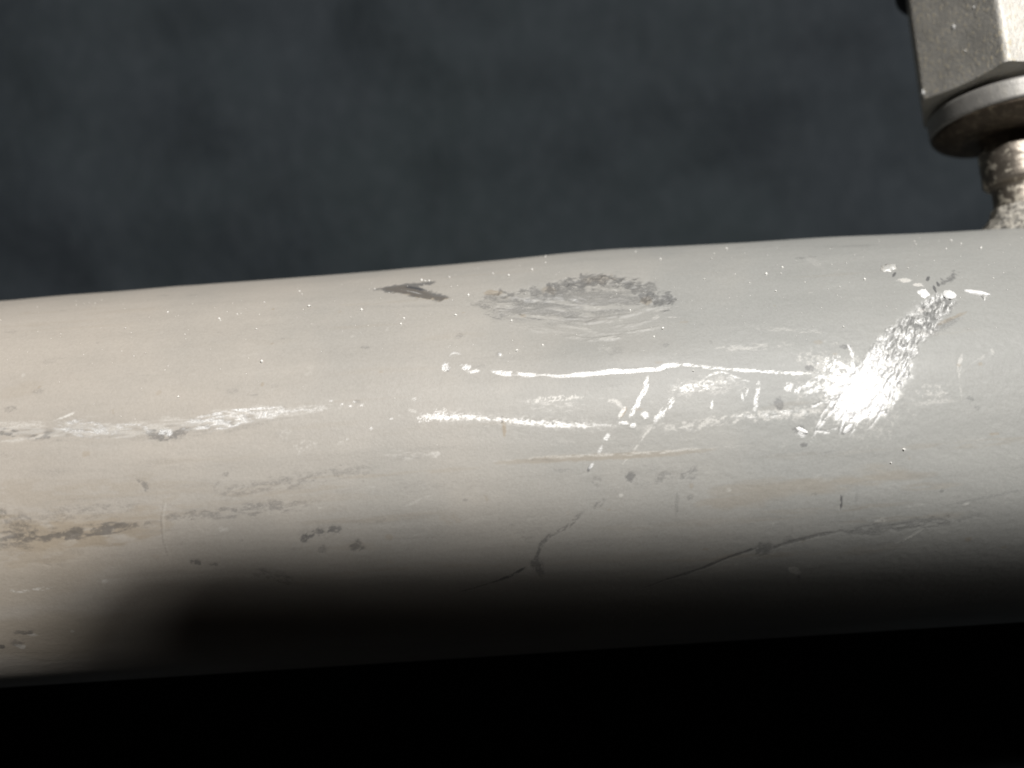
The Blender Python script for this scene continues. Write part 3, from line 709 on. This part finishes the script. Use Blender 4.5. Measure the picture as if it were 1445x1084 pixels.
fleck(-3.12 + 0.52, 25.3, 0.27); fleck(-3.12 + 0.03, 18.9, 0.32); fleck(-3.12 + 0.62, 21.6, 0.13); fleck(-3.12 + 0.8, 26.4, 0.12)

# ------------------------------------------------------------------ ground far behind and below, out of focus
gn = 161
gx_, gz_ = np.meshgrid(np.linspace(-0.5, 0.5, gn), np.linspace(-0.35, 0.45, gn), indexing='ij')
GD = 0.118
gy_ = GD + (fbm(gx_ * 40 + 50, gz_ * 40 + 50, 801, 4) - 0.5) * 0.016 + (fbm(gx_ * 9 + 50, gz_ * 9 + 50, 811, 2) - 0.5) * 0.02
gm = grid_mesh('ground', np.stack([gx_, gy_, gz_], -1).reshape(-1, 3), gn, gn)
ground = link('ground', gm, mat_ground())
tag(ground, 'dark blue-grey ground out of focus behind the pipe', 'ground', kind='structure')

# ------------------------------------------------------------------ the phone taking the picture: its shadow falls along the pipe's lower half
ph_root = empty('phone')
tag(ph_root, 'black phone held just behind the lens, shading the lower half of the pipe', 'phone')
PH_X0, PH_X1, PH_Z0, PH_Z1, PH_RAD = -27.0, 134.5, -35.0, 44.4, 18.0


def slab(name, x0, x1, z0, z1, rad, y0, y1, mat, parent, bev=1.5):
    out = []
    for cx, cz, a0 in ((x1 - rad, z1 - rad, 0), (x0 + rad, z1 - rad, 90), (x0 + rad, z0 + rad, 180), (x1 - rad, z0 + rad, 270)):
        for i in range(13):
            a = math.radians(a0 + i * 7.5); out.append((cx, cz, math.cos(a), math.sin(a)))
    rows = []
    for y, ins in ((y0, rad), (y0, bev), (y0 + bev * 0.3, bev * 0.3), (y0 + bev, 0), (y1 - bev, 0), (y1 - bev * 0.3, bev * 0.3), (y1, bev), (y1, rad)):
        for cx, cz, c, s in out:
            p = CP + CR * (cx + c * (rad - ins)) + CU * (cz + s * (rad - ins) + (cx - 20) * 0.026) - FW * y
            rows.append(p * MM)
    V = np.array(rows); n = len(out)
    me = grid_mesh(name, V, 8, n, wrap_v=True)
    import bmesh
    bm = bmesh.new(); bm.from_mesh(me); bm.verts.ensure_lookup_table()
    bm.faces.new([bm.verts[i] for i in range(n)]); bm.faces.new([bm.verts[7 * n + i] for i in reversed(range(n))])
    bmesh.ops.recalc_face_normals(bm, faces=bm.faces)
    bm.to_mesh(me); bm.free()
    return link(name, me, mat, parent)


M_PHONE = mat_plain('black_phone_shell', (0.01, 0.01, 0.011, 1), 0.4)
slab('body', PH_X0, PH_X1, PH_Z0, PH_Z1, PH_RAD, 3.0, 11.5, M_PHONE, ph_root)

# ------------------------------------------------------------------ dust glinting on the crown
M_DUST = mat_plain('white_dust', (0.85, 0.84, 0.8, 1), 0.4, 0.0, 2000, 0.1)
dv, df = [], []
OCT = [(1, 0, 0), (-1, 0, 0), (0, 1, 0), (0, -1, 0), (0, 0, 1), (0, 0, -1)]
OF = [(0, 2, 4), (2, 1, 4), (1, 3, 4), (3, 0, 4), (2, 0, 5), (1, 2, 5), (3, 1, 5), (0, 3, 5)]


def speck(px, py, r):
    P, a = surface_point(px, py, r * 0.4); b = len(dv); q = random.uniform(0, 3)
    for x, y, z in OCT:
        k_ = random.uniform(0.7, 1.3)
        X = x * math.cos(q) - y * math.sin(q); Y = x * math.sin(q) + y * math.cos(q)
        dv.append((P + np.array([X, Y, z]) * r * k_) * MM)
    for f in OF: df.append([b + i for i in f])


for x, y, r in ((237, 440, 2.2), (309, 450, 2.0), (311, 452, 1.6), (335, 443, 1.6), (436, 432, 3.0), (373, 426, 1.8), (422, 409, 1.6), (426, 413, 1.5), (510, 437, 2.2), (362, 465, 1.9), (370, 511, 2.8),
                (177, 463, 1.4), (634, 392, 2.0), (696, 388, 2.2), (718, 391, 2.3), (751, 383, 2.0), (770, 366, 2.2), (643, 445, 2.3), (570, 449, 2.1), (566, 457, 2.0), (722, 450, 2.4), (661, 417, 2.2),
                (730, 494, 2.6), (766, 486, 1.9), (936, 463, 2.3), (923, 475, 2.2), (890, 434, 2.0), (932, 369, 2.4), (1025, 355, 2.3), (1004, 368, 2.0), (1081, 388, 2.4), (1104, 379, 2.0), (1220, 395, 2.3),
                (1384, 351, 2.0), (595, 395, 2.4), (600, 396, 2.0), (606, 396, 1.9), (529, 406, 1.9), (978, 524, 1.7), (1102, 387, 1.5), (1058, 400, 1.5), (1095, 411, 1.7), (1281, 379, 1.6), (1402, 393, 1.5),
                (1290, 342, 1.5), (1292, 346, 1.5), (1342, 341, 2.2), (1385, 350, 2.2), (1356, 345, 1.5), (1335, 352, 1.5), (897, 360, 1.6), (770, 374, 1.6), (994, 395, 1.5), (1190, 462, 1.8), (252, 560, 1.6), (1275, 634, 2.2), (1257, 653, 1.6),
                (1274, 634, 1.6), (1185, 405, 1.5), (1136, 399, 1.2)):
    speck(x, y, r * PX * 0.95)
for _ in range(260):
    x = random.uniform(0, 1445); y = 425 - x * 0.068 + abs(random.gauss(0, 1)) * 75
    speck(x, y, random.uniform(0.3, 0.9) * PX)
dust = link('dust_specks', poly_mesh('dust_specks', dv, df), M_DUST)
tag(dust, 'fine white dust specks scattered over the top of the pipe', 'dust', kind='stuff')
